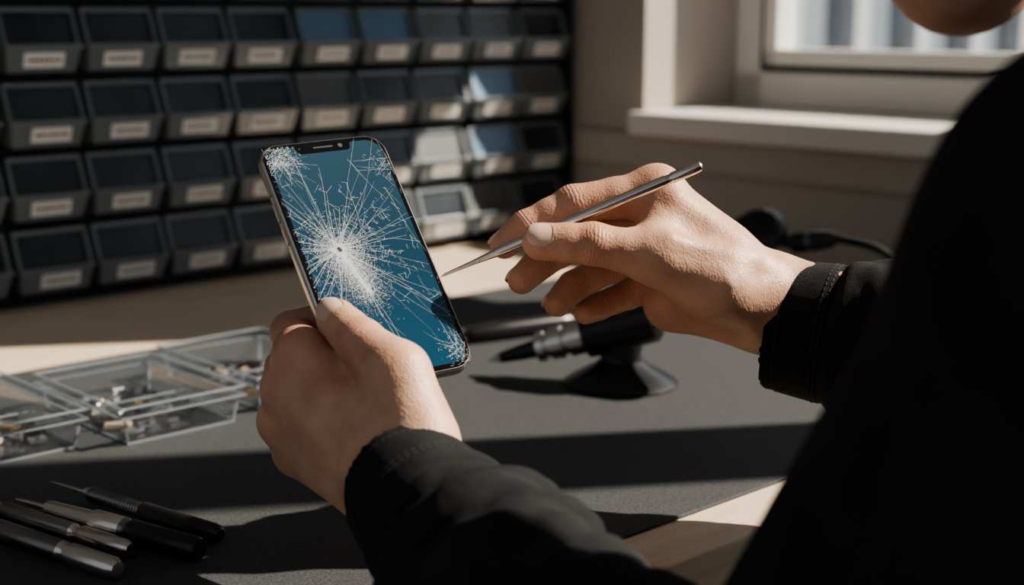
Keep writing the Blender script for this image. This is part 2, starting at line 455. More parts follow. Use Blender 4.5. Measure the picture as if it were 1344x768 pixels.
for k in range(rows):
    z0 = .7655+.0755*k
    for c in range(c0, c1):
        s = .648+.089*c; j = random.uniform(-.002, .004)
        w = .0405
        wm = 1
        if (k, c) in ((3, 4), (3, 5), (2, 7), (1, 7), (4, 5)): wm = 3
        elif (k, c) in ((3, 6), (3, 7), (2, 4), (1, 6), (2, 8), (0, 7), (5, 3)): wm = 4
        def pt(x, o, z): return (s+x, FB-o-j, z0+z)
        bn.hexa([pt(-w*.9, .012, .001), pt(w*.9, .012, .001), pt(w*.92, -.09, .001), pt(-w*.92, -.09, .001),
                 pt(-w, .022, .027), pt(w, .022, .027), pt(w, -.09, .027), pt(-w, -.09, .027)], 0)
        bn.hexa([pt(-w*1.03, .0245, .0255), pt(w*1.03, .0245, .0255), pt(w*1.03, .019, .0255), pt(-w*1.03, .019, .0255),
                 pt(-w*1.03, .0245, .029), pt(w*1.03, .0245, .029), pt(w*1.03, .019, .029), pt(-w*1.03, .019, .029)], 0)
        for sx in (-1, 1):
            x0, x1 = sx*w, sx*(w-.003)
            if x0 > x1: x0, x1 = x1, x0
            bn.hexa([pt(x0, .019, .028), pt(x1, .019, .028), pt(x1, -.07, .028), pt(x0, -.07, .028),
                     pt(x0, .004, .066), pt(x1, .004, .066), pt(x1, -.07, .066), pt(x0, -.07, .066)], 0)
        bn.hexa([pt(-w+.003, .012, .029), pt(w-.003, .012, .029), pt(w-.003, .010, .029), pt(-w+.003, .010, .029),
                 pt(-w+.003, .001, .062), pt(w-.003, .001, .062), pt(w-.003, -.001, .062), pt(-w+.003, -.001, .062)], wm)
        bn.hexa([pt(-w, .005, .0615), pt(w, .005, .0615), pt(w, -.004, .0615), pt(-w, -.004, .0615),
                 pt(-w, .004, .066), pt(w, .004, .066), pt(w, -.004, .066), pt(-w, -.004, .066)], 0)
        bn.box(s-w*.8, s+w*.8, FB+.0, FB+.08, z0+.003, z0+.012+random.random()*.012, 2)
        if random.random() < .97:
            lx = random.uniform(-.001, .004); lw = .0215
            def lp(x, z, e):
                t = z/.027; o = .012+.010*t+e
                return pt(x, o, z)
            lb.hexa([lp(lx-lw, .006, .0010), lp(lx+lw, .006, .0010), lp(lx+lw, .006, .0002), lp(lx-lw, .006, .0002),
                     lp(lx-lw, .021, .0010), lp(lx+lw, .021, .0010), lp(lx+lw, .021, .0002), lp(lx-lw, .021, .0002)], 0)
            x = lx-lw+.004
            while x < lx+lw-.006:
                ww = random.uniform(.002, .005)
                lb.quad([lp(x, .0115, .0013), lp(x+ww, .0115, .0013), lp(x+ww, .0155, .0013), lp(x, .0155, .0013)], 1)
                x += ww+.0012
fr.obj('rack_frame', [M_blackmatte], matrix=M_AB).parent = rack
bn.obj('storage_bins', [M_bin, M_win, M_cont, M_winb, M_wing], matrix=M_AB).parent = rack
lb.obj('bin_labels', [M_label, M_ink], matrix=M_AB).parent = rack

# ================================================================== CLEAR BOXES
M_clear = glassy('clear_plastic', (.955, .965, .975), .975, .04, (.5, .55, .6), .05)
M_rim = glassy('clear_plastic_lit_edge', (.9, .93, .95), .66, .12, (.58, .64, .70), .12)  # rim highlights put into the plastic as a whiter, more opaque edge
M_pA = mat('part_brass', (.55, .36, .18), .35, .8); M_pB = mat('part_ceramic', (.46, .36, .27), .5)
M_pC = mat('part_chip', (.015, .015, .017), .4); M_pD = mat('part_tin', (.62, .62, .62), .3, .9)
def clear_box(a0, a1, b0, b1, h, npart, seed):
    rnd = random.Random(seed)
    e = empty('clear_parts_box')
    mb = MB(); t = .0016; z0 = DZ+.0002; z1 = z0+h; tp = .004
    def ring(x0, x1, y0, y1, za, zb, ins, mi=0, t=.0016):
        o = [(x0+ins, y0+ins, za), (x1-ins, y0+ins, za), (x1-ins, y1-ins, za), (x0+ins, y1-ins, za)]
        p = [(x0, y0, zb), (x1, y0, zb), (x1, y1, zb), (x0, y1, zb)]
        for i in range(4):
            j = (i+1) % 4
            def inn(q):
                cx, cy = (x0+x1)/2, (y0+y1)/2
                return (q[0]+(t if q[0] < cx else -t), q[1]+(t if q[1] < cy else -t), q[2])
            mb.hexa([o[i], o[j], inn(o[j]), inn(o[i]), p[i], p[j], inn(p[j]), inn(p[i])], mi)
    ring(a0, a1, b0, b1, z0, z1-.006, tp)
    ring(a0-.003, a1+.003, b0-.003, b1+.003, z1-.007, z1, 0)
    ring(a0-.0032, a1+.0032, b0-.0032, b1+.0032, z1-.0008, z1+.0006, 0, 1, .0022)
    ring(a0-.0034, a1+.0034, b0-.0034, b1+.0034, z1-.0076, z1-.0066, 0, 1, .0026)
    ring(a0+tp-.0004, a1-tp+.0004, b0+tp-.0004, b1-tp+.0004, z0, z0+.0014, 0, 1, .0018)
    for (x, y) in ((a0, b0), (a1, b0), (a1, b1), (a0, b1)):
        sx = 1 if x == a0 else -1; sy = 1 if y == b0 else -1
        mb.hexa([(x+sx*tp, y+sy*tp, z0), (x+sx*(tp+.0018), y+sy*tp, z0), (x+sx*(tp+.0018), y+sy*(tp+.0018), z0), (x+sx*tp, y+sy*(tp+.0018), z0),
                 (x, y, z1-.006), (x+sx*.0018, y, z1-.006), (x+sx*.0018, y+sy*.0018, z1-.006), (x, y+sy*.0018, z1-.006)], 1)
    mb.box(a0+tp, a1-tp, b0+tp, b1-tp, z0, z0+t)
    ym = (b0+b1)/2
    mb.box(a0+tp, a1-tp, ym-.0008, ym+.0008, z0, z0+h*.45); mb.box(a0+tp, a1-tp, ym-.0009, ym+.0009, z0+h*.45, z0+h*.45+.001, 1)
    o = mb.obj('box_tray', [M_clear, M_rim], matrix=M_AB); o.parent = e
    mp = MB()
    for i in range(npart):
        x = rnd.uniform(a0+.014, a1-.014); y = rnd.uniform(b0+.016, b1-.016); an = rnd.uniform(0, 3.14)
        kind = rnd.random(); mi = rnd.choice([0, 1, 2, 2, 2, 3, 3])
        zz = z0+t+rnd.uniform(0, .004)
        if kind < .6:
            lx, ly, lz = rnd.uniform(.003, .010), rnd.uniform(.002, .006), rnd.uniform(.001, .0035)
            c, s_ = math.cos(an), math.sin(an)
            def q(u, v, w): return (x+u*c-v*s_, y+u*s_+v*c, zz+w+u*rnd.uniform(-.02, .02))
            mp.hexa([q(-lx, -ly, 0), q(lx, -ly, 0), q(lx, ly, 0), q(-lx, ly, 0), q(-lx, -ly, lz), q(lx, -ly, lz), q(lx, ly, lz), q(-lx, ly, lz)], mi)
        else:
            r = rnd.uniform(.0016, .0034)
            mp.lathe((x, y, zz+r), (math.cos(an), math.sin(an), rnd.uniform(-.1, .3)), [(0, r), (.002, r), (.002, r*.5), (.009, r*.5)], mi, 10)
    o = mp.obj('small_parts', [M_pA, M_pB, M_pC, M_pD], matrix=M_AB); o.parent = e
    return e
clear_box(.455, .550, .885, 1.020, .028, 44, 1)
clear_box(.572, .668, .895, 1.040, .028, 24, 2)
clear_box(.325, .434, .905, 1.045, .028, 56, 3)

# ================================================================== DRIVERS
def driver(A, B, r, kind):
    A = np.array(A); B = np.array(B); Ld = np.linalg.norm(B-A); D = (B-A)/Ld
    mb = MB()
    if kind == 0:
        prof = [(0, .0003), (.012, .0010), (.035, .0014), (.036, r*.55), (.042, r*.8)]
        mis = [0, 0, 0, 0]
        t = .042
        while t < Ld*.55:
            prof += [(t+.0012, r*.86), (t+.0024, r*.78)]; mis += [1, 1]; t += .0024
        prof += [(t+.002, r), (Ld-.006, r), (Ld-.002, r*.9), (Ld, r*.55)]; mis += [2, 2, 2, 2]
    elif kind == 1:
        prof = [(0, .0004), (.010, .0016), (.03, .002), (.031, r*.7), (Ld*.45, r*.8), (Ld*.46, r), (Ld*.62, r), (Ld*.63, r*.85), (Ld*.65, r*.85), (Ld*.66, r), (Ld-.003, r), (Ld, r*.8)]
        mis = [0, 0, 0, 0, 0, 0, 1, 1, 1, 2, 2]
    else:
        prof = [(0, .0008), (.02, .0018), (.021, r*.7), (.05, r*.8), (.051, r), (Ld*.7, r), (Ld*.71, r*.8), (Ld*.74, r*.8), (Ld*.75, r*1.05), (Ld-.004, r*1.05), (Ld, r*.7)]
        mis = [0, 0, 0, 0, 3, 0, 0, 0, 0, 0]
    mb.lathe(A, D, prof, 0, 24, mis)
    return mb.obj('precision_screwdriver', [M_steel, M_dsteel, M_black, M_dsteel])
driver(gp(66, 632, DZ+.0056), gp(290, 702, DZ+.0056), .0055, 0)
driver(gp(20, 655, DZ+.0072), gp(262, 722, DZ+.0072), .0070, 1)
driver(gp(-60, 648, DZ+.0052), gp(172, 722, DZ+.0052), .0050, 2)
driver(gp(-70, 672, DZ+.0062), gp(155, 748, DZ+.0062), .0060, 2)

# ================================================================== SUCTION STAND + IRON
st = empty('soldering_iron_on_suction_stand')
c = gp(815, 503, DZ)
mb = MB()
mb.lathe(c+np.array([0, 0, .0003]), (0, 0, 1), [(0, .0465), (.0015, .047), (.004, .044), (.009, .035), (.015, .024), (.020, .0175), (.026, .016), (.030, .017), (.040, .017)], 0, 48)
topc = c+np.array([0, 0, .048])
pL = gp(640, 474, DZ+.012)
axis = nrm(topc-pL)
mb.lathe(topc-axis*.033, axis, [(0, .014), (.002, .0185), (.012, .0195), (.014, .0205), (.040, .0205), (.043, .0195), (.060, .0195), (.064, .016), (.066, .011), (.150, .010), (.155, .007)], 0, 40)
mb.lathe(topc+np.array([0, 0, .012]), (0, 0, 1), [(0, .008), (.010, .008), (.011, .0065), (.014, .0065)], 0, 24)
prof = [(-.075, .0085), (-.073, .0128), (-.066, .0128), (-.065, .0108), (-.062, .0108), (-.061, .0138), (-.050, .0138), (-.049, .0115), (-.046, .0115), (-.045, .0142), (-.033, .0142)]
mb.lathe(topc, axis, prof, 1, 32)
Lt = np.linalg.norm(topc-pL)
mb.lathe(pL, axis, [(0, .0008), (.006, .0018), (.012, .0045), (.03, .0066), (.045, .0078), (Lt-.070, .0072)], 0, 24, mis=[1, 1, 0, 0, 0])
mb.obj('iron_and_suction_base', [M_black, M_steel]).parent = st
mb = MB()
A = gp(606, 440, DZ+.0092); B = gp(756, 420, DZ+.0092)
lab = np.linalg.norm(B-A)
mb.lathe(A, B-A, [(0, .0012), (.006, .0052), (.012, .0075), (.05, .009), (lab-.02, .0088), (lab-.004, .0078), (lab, .005)], 0, 24)
mb.obj('plastic_pry_tool', [M_black])

# inspection camera + cable
ic = empty('inspection_camera')
hc = cp(993, 303, 1.46)
mb = MB()
hd = nrm(-FWD*.55+np.array([0, 0, .75])-RGT*.35)
mb.lathe(hc-hd*.012, hd, [(0, .018), (.002, .026), (.006, .031), (.013, .031), (.018, .028), (.020, .023), (.0205, .0225), (.019, .018), (.019, .001)], 0, 40)
base = np.array([hc[0], hc[1], .7525])
mb.lathe(base, (0, 0, 1), [(0, .036), (.004, .036), (.008, .030), (.010, .008), (hc[2]-.7525-.008, .006)], 0, 32)
cb = cp(1040, 319, 1.45); ce = cp(1100, 313, 1.42)
mb.lathe(hc+(cb-hc)*.5, cb-hc, [(0, .007), (np.linalg.norm(cb-hc)*.55, .007)], 0, 16)
ln = np.linalg.norm(ce-cb)
mb.lathe(cb, ce-cb, [(0, .008), (.002, .0105), (ln*.35, .0105), (ln*.36, .009), (ln*.45, .009), (ln*.46, .0105), (ln*.8, .0095), (ln, .005)], 0, 24, mis=[0, 0, 1, 1, 1, 0, 0])
mb.obj('camera_head_and_stem', [M_black, M_dsteel]).parent = ic
cu = bpy.data.curves.new('cable', 'CURVE'); cu.dimensions = '3D'; cu.bevel_depth = .0042; cu.bevel_resolution = 4
sp = cu.splines.new('BEZIER'); pp = [ce, cp(1150, 326, 1.38), cp(1192, 356, 1.33), gp(1260, 420, .757), gp(1420, 470, .757)]
sp.bezier_points.add(len(pp)-1)
for q, p_ in zip(sp.bezier_points, pp): q.co = Vector(p_); q.handle_left_type = q.handle_right_type = 'AUTO'
cu.materials.append(M_black)
co = bpy.data.objects.new('cable', cu); COL.objects.link(co); co.parent = ic

# ================================================================== PHONE
phone = empty('cracked_smartphone')
exc = RGT*157+UPV*28+FWD*91.6; eyc = -RGT*139.5+UPV*316+FWD*142.5
ex = nrm(exc); ey = nrm(eyc-ex*np.dot(ex, eyc)); ez = np.cross(ex, ey)
PC = cp(476.5, 339, .782)
PM = Matrix(((ex[0], ey[0], ez[0], PC[0]), (ex[1], ey[1], ez[1], PC[1]), (ex[2], ey[2], ez[2], PC[2]), (0, 0, 0, 1)))
PW, PH, PT = .0775, .1565, .0082
def rrect(w, h, r, n=10):
    out = []
    for (cx, cy, a0) in ((w/2-r, h/2-r, 0), (-w/2+r, h/2-r, 90), (-w/2+r, -h/2+r, 180), (w/2-r, -h/2+r, 270)):
        for i in range(n+1):
            a = math.radians(a0+90*i/n); out.append((cx+r*math.cos(a), cy+r*math.sin(a)))
    return out
def loft(mb, levels, mi, w=PW, h=PH, r=.0125):
    n0 = len(mb.v); k = 0
    for (ins, z) in levels:
        L_ = rrect(w-2*ins, h-2*ins, max(r-ins, .001)); k = len(L_)
        mb.v += [(x, y, z) for x, y in L_]
    for q in range(len(levels)-1):
        for i in range(k):
            j = (i+1) % k
            mb.f.append((n0+q*k+i, n0+q*k+j, n0+(q+1)*k+j, n0+(q+1)*k+i)); mb.m.append(mi); mb.sm.append(True)
    mb.f.append(tuple(n0+i for i in range(k))[::-1]); mb.m.append(mi); mb.sm.append(False)
    mb.f.append(tuple(n0+(len(levels)-1)*k+i for i in range(k))); mb.m.append(mi); mb.sm.append(False)
M_frame = mat('phone_steel_band', (.62, .61, .60), .3, 1.0)
M_bezel = mat('phone_black_glass', (.006, .006, .008), .08)
M_disp = mat('phone_display', (.008, .04, .075), .12)
p = P(M_disp)
tc = N(M_disp, 'ShaderNodeTexCoord'); sx = N(M_disp, 'ShaderNodeSeparateXYZ'); L(M_disp, tc.outputs['Object'], sx.inputs[0])
mr = N(M_disp, 'ShaderNodeMapRange'); mr.inputs['From Min'].default_value = -.075; mr.inputs['From Max'].default_value = .075
L(M_disp, sx.outputs['Y'], mr.inputs['Value'])
cr = N(M_disp, 'ShaderNodeValToRGB'); cr.color_ramp.elements[0].color = (.012, .048, .090, 1); cr.color_ramp.elements[1].color = (.022, .052, .080, 1)
e_ = cr.color_ramp.elements.new(.5); e_.color = (.013, .040, .068, 1)
L(M_disp, mr.outputs[0], cr.inputs['Fac']); L(M_disp, cr.outputs['Color'], p.inputs['Emission Color'])
p.inputs['Emission Strength'].default_value = .22
L(M_disp, cr.outputs['Color'], p.inputs['Base Color'])
mb = MB()
hT = PT/2
loft(mb, [(.0016, -hT), (.0005, -hT+.0007), (0, -hT+.002), (0, hT-.002), (.0005, hT-.0007), (.0013, hT)], 0)
loft(mb, [(.0014, hT-.0002), (.0015, hT+.0002), (.0020, hT+.0005)], 1)
loft(mb, [(.0014, -hT+.0001), (.0016, -hT-.0003), (.0024, -hT-.0005)][::-1], 1)
for (y0, y1) in ((.047, .053), (.030, .041), (.015, .026)): mb.box(-PW/2-.0006, -PW/2+.001, y0, y1, -.0013, .0013, 0)
mb.box(PW/2-.001, PW/2+.0006, .018, .036, -.0013, .0013, 0)
mb.box(.006, .032, .040, .070, -hT-.0022, -hT, 1)
for y in (.048, .062): mb.lathe((.014, y, -hT-.002), (0, 0, -1), [(0, .006), (.0015, .006), (.0015, .0045)], 0, 20)
ob = mb.obj('phone_body', [M_frame, M_bezel]); ob.matrix_world = PM; ob.parent = phone
zD = hT+.0006; bw = .0042
pts = rrect(PW-2*bw, PH-2*bw, .0088)
ytop = PH/2-bw
outl = []
for i, (x, y) in enumerate(pts):
    outl.append((x, y, zD))
    if i == 10:
        nh, nw = .0052, .0165
        for k in range(7):
            a = math.pi/2*k/6; outl.append((nw+.002-.002*math.sin(a), ytop-.002+.002*math.cos(a), zD))
        for k in range(7):
            a = math.pi/2*k/6; outl.append((nw-.003+.003*math.cos(a), ytop-nh+.003-.003*math.sin(a), zD))
        for k in range(7):
            a = math.pi/2*k/6; outl.append((-nw+.003-.003*math.sin(a), ytop-nh+.003-.003*math.cos(a), zD))
        for k in range(7):
            a = math.pi/2*k/6; outl.append((-nw-.002*math.sin(a), ytop-.002+.002*math.sin(a), zD))
ob = new_obj('display', outl, [tuple(range(len(outl)))], [M_disp]); ob.matrix_world = PM; ob.parent = phone
mb = MB(); mb.box(-.006, .006, ytop-.0022, ytop-.0012, zD-.0001, zD+.0002)
mb.lathe((.0105, ytop-.0018, zD-.0001), (0, 0, 1), [(0, .0014), (.0004, .0014)], 0, 16)
ob = mb.obj('earpiece', [M_dsteel]); ob.matrix_world = PM; ob.parent = phone

# cracks
M_crack = mat('crack_white', (.60, .645, .68), .5)
cr_ = MB(); zC = hT+.0008
hx, hy = PW/2-.0024, PH/2-.0024
def seg(p0, p1, w0, w1):
    d = p1-p0; l = np.linalg.norm(d)
    if l < 1e-6: return
    n = np.array([-d[1], d[0]])/l
    for q in (p0, p1):
        if abs(q[0]) > hx or abs(q[1]) > hy: return
    z = zC+random.uniform(0, .00008)
    cr_.quad([(*(p0-n*w0/2), z), (*(p1-n*w1/2), z), (*(p1+n*w1/2), z), (*(p0+n*w0/2), z)])
rn = np.random.RandomState(11)
C0 = np.array([-.0140, .0050])
radials = []
def radial(c, ang, ln, w, wob=.05, step=.0022, store=True, branch=.04, curv=0.):
    p0 = np.array(c, float); a = ang; pts_ = [p0.copy()]; tl = 0
    while tl < ln:
        st_ = step*rn.uniform(.6, 1.4); a += rn.normal(0, wob)+curv*st_
        a = a*.9+(ang+curv*tl)*.1
        p1 = p0+st_*np.array([math.cos(a), math.sin(a)])
        f = 1-.55*tl/ln; seg(p0, p1, w*f, w*f*.97)
        if rn.rand() < branch and ln-tl > .008:
            radial(p1, a+rn.choice([-1, 1])*rn.uniform(.2, .6), (ln-tl)*rn.uniform(.15, .5), w*.6, wob, step, False, branch*.2)
        p0 = p1; tl += st_; pts_.append(p0.copy())
    if store: radials.append((ang, pts_))
nr = 104
for i in range(nr):
    a = 2*math.pi*i/nr+rn.normal(0, .03)
    long_ = rn.rand()
    ln = rn.uniform(.012, .026) if long_ < .40 else rn.uniform(.026, .056) if long_ < .70 else rn.uniform(.05, .13)
    radial(C0+rn.normal(0, .0018, 2), a, ln, rn.uniform(.00006, .00014), .035, branch=.03, curv=rn.normal(0, 3))
for R in np.concatenate([np.linspace(.002, .014, 13), np.linspace(.0155, .044, 16)]):
    R = R*rn.uniform(.95, 1.05)
    for i in range(len(radials)):
        if rn.rand() > (.7 if R < .014 else .45 if R < .026 else .2): continue
        a0_ = radials[i][0]; a1_ = radials[(i+1) % len(radials)][0]
        if a1_ < a0_-1: a1_ += 2*math.pi
        r0, r1 = R*rn.uniform(.93, 1.07), R*rn.uniform(.93, 1.07)
        q0 = C0+r0*np.array([math.cos(a0_), math.sin(a0_)]); q1 = C0+r1*np.array([math.cos(a1_), math.sin(a1_)])
        mdl = (q0+q1)/2+rn.normal(0, .0003, 2)
        w = rn.uniform(.00005, .00012); seg(q0, mdl, w, w); seg(mdl, q1, w, w)
for i in range(7500):
    c_ = C0+np.array([.008, -.030])*rn.rand()**1.2
    rr = abs(rn.normal(0, .0085)); an = rn.uniform(0, 2*math.pi)
    q = c_+rr*np.array([math.cos(an)*.95, math.sin(an)*1.25])
    l = rn.uniform(.0003, .0013)*(1.1-min(rr/.03, .6)); b = rn.uniform(0, math.pi) if rn.rand() < .6 else math.atan2(*(q-C0)[::-1])+rn.normal(0, .3)
    w = rn.uniform(.00005, .00016)
    seg(q, q+l*np.array([math.cos(b), math.sin(b)]), w, w*.4)
def corner(c, dirang, spread, n, ln, dust, dr):
    c = np.array(c)
    for i in range(n):
        radial(c+rn.normal(0, .003, 2), dirang+rn.uniform(-spread, spread), rn.uniform(.3, 1)*ln, rn.uniform(.00006, .00014), .10, store=False, branch=.07)
    for i in range(dust):
        q = c+rn.normal(0, dr, 2); b = rn.uniform(0, math.pi); l = rn.uniform(.0004, .0022)
        seg(q, q+l*np.array([math.cos(b), math.sin(b)]), rn.uniform(.00005, .00016), .00006)
corner((-hx+.007, hy-.009), -1.0, 1.6, 26, .022, 520, .0060)
corner((hx-.003, hy-.020), -2.4, 1.6, 14, .022, 90, .006)
corner((hx-.004, -hy+.008), 2.2, 1.5, 18, .018, 180, .006)
corner((hx-.003, -hy+.045), 3.0, 1.0, 4, .020, 12, .004)
corner((-hx+.003, -hy+.05), .4, 1.0, 6, .012, 30, .004)
for k in range(5):
    q = np.array([rn.uniform(-hx, hx), hy*rn.uniform(.4, .98)]); radial(q, -math.pi/2+rn.normal(0, .5), rn.uniform(.02, .05), .00010, .06, store=False)
ob = cr_.obj('crack_lines', [M_crack]); ob.matrix_world = PM; ob.parent = phone
mb = MB()
hole = []
for i in range(14):
    a = 2*math.pi*i/14; r = .0018*rn.uniform(.7, 1.3); hole.append((C0[0]+r*math.cos(a)*.8, C0[1]+r*math.sin(a), zC+.00012))
mb.quad(hole); ob = mb.obj('impact_hole', [M_seal]); ob.matrix_world = PM; ob.parent = phone

# ================================================================== TOOL
TA = cp(578, 363, .797); TB = cp(921, 217, .790)
mb = MB(); TL = np.linalg.norm(TB-TA)
mb.lathe(TA, TB-TA, [(0, .0004), (.003, .0008), (.020, .0014), (.034, .0024), (.036, .0029), (TL*.55, .0031), (TL*.86, .0031), (TL*.87, .0027), (TL*.885, .0027), (TL*.89, .0032), (TL-.003, .0032), (TL-.001, .0029), (TL, .0018)], 0, 28)
mb.obj('metal_probe_tool', [M_steel])

# ================================================================== PERSON
man = empty('phone_repair_technician')
def C(l): return [(cp(u, v, d), r/1000.) for (u, v, d, r) in l]
# ---- right hand
r_index = C([(862, 252, .822, 14), (752, 268, .815, 11.0), (690, 298, .812, 9.4), (662, 321, .811, 8.4)])
r_mid = C([(874, 285, .842, 13.5), (765, 313, .838, 10.8), (709, 345, .832, 9.4), (685, 367, .826, 8.6)])
r_ring = C([(872, 318, .862, 13), (800, 350, .860, 10.2), (752, 376, .852, 9.2), (732, 398, .845, 8.4)])
r_pinky = C([(866, 352, .876, 12), (825, 386, .876, 9.2), (786, 402, .868, 8.2), (768, 410, .860, 7.4)])
r_thumb = C([(858, 336, .794, 14), (778, 320, .787, 11.9), (710, 317, .7855, 10.6)])
W = cp(1012, 398, .838); EL = cp(1180, 432, .805)
rp = []
def PC_(l, A, B, r1, r2, **k): l.append((A, B, r1/1000., r2/1000., k.get('n'), k.get('f', 1), k.get('k', .010)))
PC_(rp, cp(990, 372, .825), r_index[0][0], 20, 14)
PC_(rp, cp(990, 380, .835), r_mid[0][0], 20, 14)
PC_(rp, cp(995, 395, .845), r_ring[0][0], 20, 13)
PC_(rp, cp(1000, 418, .850), cp(884, 396, .862), 20, 16.5)
PC_(rp, cp(884, 396, .862), r_pinky[0][0], 16, 12)
PC_(rp, cp(985, 392, .822), cp(940, 376, .806), 22, 20)
PC_(rp, cp(940, 376, .806), r_thumb[0][0], 20, 14)
PC_(rp, r_thumb[0][0], r_index[0][0]+FWD*.004, 11, 11, k=.014)
PC_(rp, cp(930, 340, .83), cp(890, 330, .835), 20, 17)
PC_(rp, cp(945, 340, .816), cp(884, 296, .816), 17, 13, k=.014)
PC_(rp, W, EL, 27.5, 29, n=FWD, f=.9)
PC_(rp, W, cp(970, 393, .836), 27, 25, n=FWD, f=.9)
rex = [(cp(1000, 352, .812), cp(885, 262, .808), .0035, .002, .010),
       (cp(985, 345, .803), cp(880, 316, .785), .003, .002, .010),
       (cp(1000, 412, .812), cp(955, 372, .7875), .0014, .0014, .005),
       (cp(955, 372, .7875), cp(925, 330, .795), .0014, .0010, .005)]
build_hand('right_hand', [r_index, r_mid, r_ring, r_pinky, r_thumb], rp, rex, man)
nail('right_thumb_nail', r_thumb[-1][0], r_thumb[-2][0], r_thumb[-1][1], -FWD*.85+UPV*.45, man)
nail('right_index_nail', r_index[-1][0], r_index[-2][0], r_index[-1][1], UPV*.7-RGT*.6+FWD*.2, man)
nail('right_middle_nail', r_mid[-1][0], r_mid[-2][0], r_mid[-1][1], UPV*.6-RGT*.7+FWD*.3, man)
nail('right_ring_nail', r_ring[-1][0], r_ring[-2][0], r_ring[-1][1], UPV*.4-RGT*.8+FWD*.3, man)
nail('right_pinky_nail', r_pinky[-1][0], r_pinky[-2][0], r_pinky[-1][1], UPV*.4-RGT*.8+FWD*.3, man)
# ---- left hand
l_index = C([(396, 466, .748, 14.5), (383, 436, .785, 11.6), (425, 420, .784, 9.6), (480, 420, .778, 8.4)])
l_mid = C([(381, 510, .754, 14.8), (375, 484, .797, 11.6), (410, 458, .790, 9.6), (460, 452, .771, 8.6)])
l_ring = C([(374, 552, .765, 14), (380, 528, .806, 11), (422, 500, .797, 9.2), (462, 486, .772, 8.2)])
l_pinky = C([(392, 592, .773, 13), (402, 570, .806, 9.6), (438, 546, .800, 8.4), (468, 526, .784, 7.4)])
l_thumb = C([(520, 492, .704, 16.5), (474, 450, .722, 12.6), (442, 419, .7375, 10.8)])
W = cp(530, 632, .700); EL = cp(640, 745, .625)
lp_ = []
PC_(lp_, cp(500, 610, .714), l_index[0][0], 19, 14.5)
PC_(lp_, cp(498, 618, .716), l_mid[0][0], 19, 15)
PC_(lp_, cp(492, 628, .720), l_ring[0][0], 19, 14)
PC_(lp_, cp(492, 642, .722), l_pinky[0][0], 18, 13.5)
PC_(lp_, cp(548, 578, .696), l_thumb[0][0], 21, 17)
PC_(lp_, cp(404, 484, .750), cp(492, 528, .724), 12, 13, k=.010)
PC_(lp_, cp(450, 548, .730), cp(520, 575, .708), 20, 20, k=.014)
PC_(lp_, W, cp(515, 600, .705), 27, 24)
PC_(lp_, W, EL, 28, 30)
lex = [(cp(475, 590, .696), cp(402, 476, .734), .0035, .003, .009),
       (cp(478, 604, .699), cp(380, 512, .741), .0035, .0032, .009),
       (cp(470, 622, .705), cp(372, 552, .753), .003, .003, .009),
       (cp(424, 444, .718), cp(462, 500, .700), .0026, .0014, .006, True)]
build_hand('left_hand', [l_index, l_mid, l_ring, l_pinky, l_thumb], lp_, lex, man, web_k=.006)
nail('left_thumb_nail', l_thumb[-1][0], l_thumb[-2][0], l_thumb[-1][1], ez*.8-RGT*.5, man)
for nm, ch in (('index', l_index), ('middle', l_mid), ('ring', l_ring), ('pinky', l_pinky)):
    nail('left_%s_nail' % nm, ch[-1][0], ch[-2][0], ch[-1][1], -ez, man)

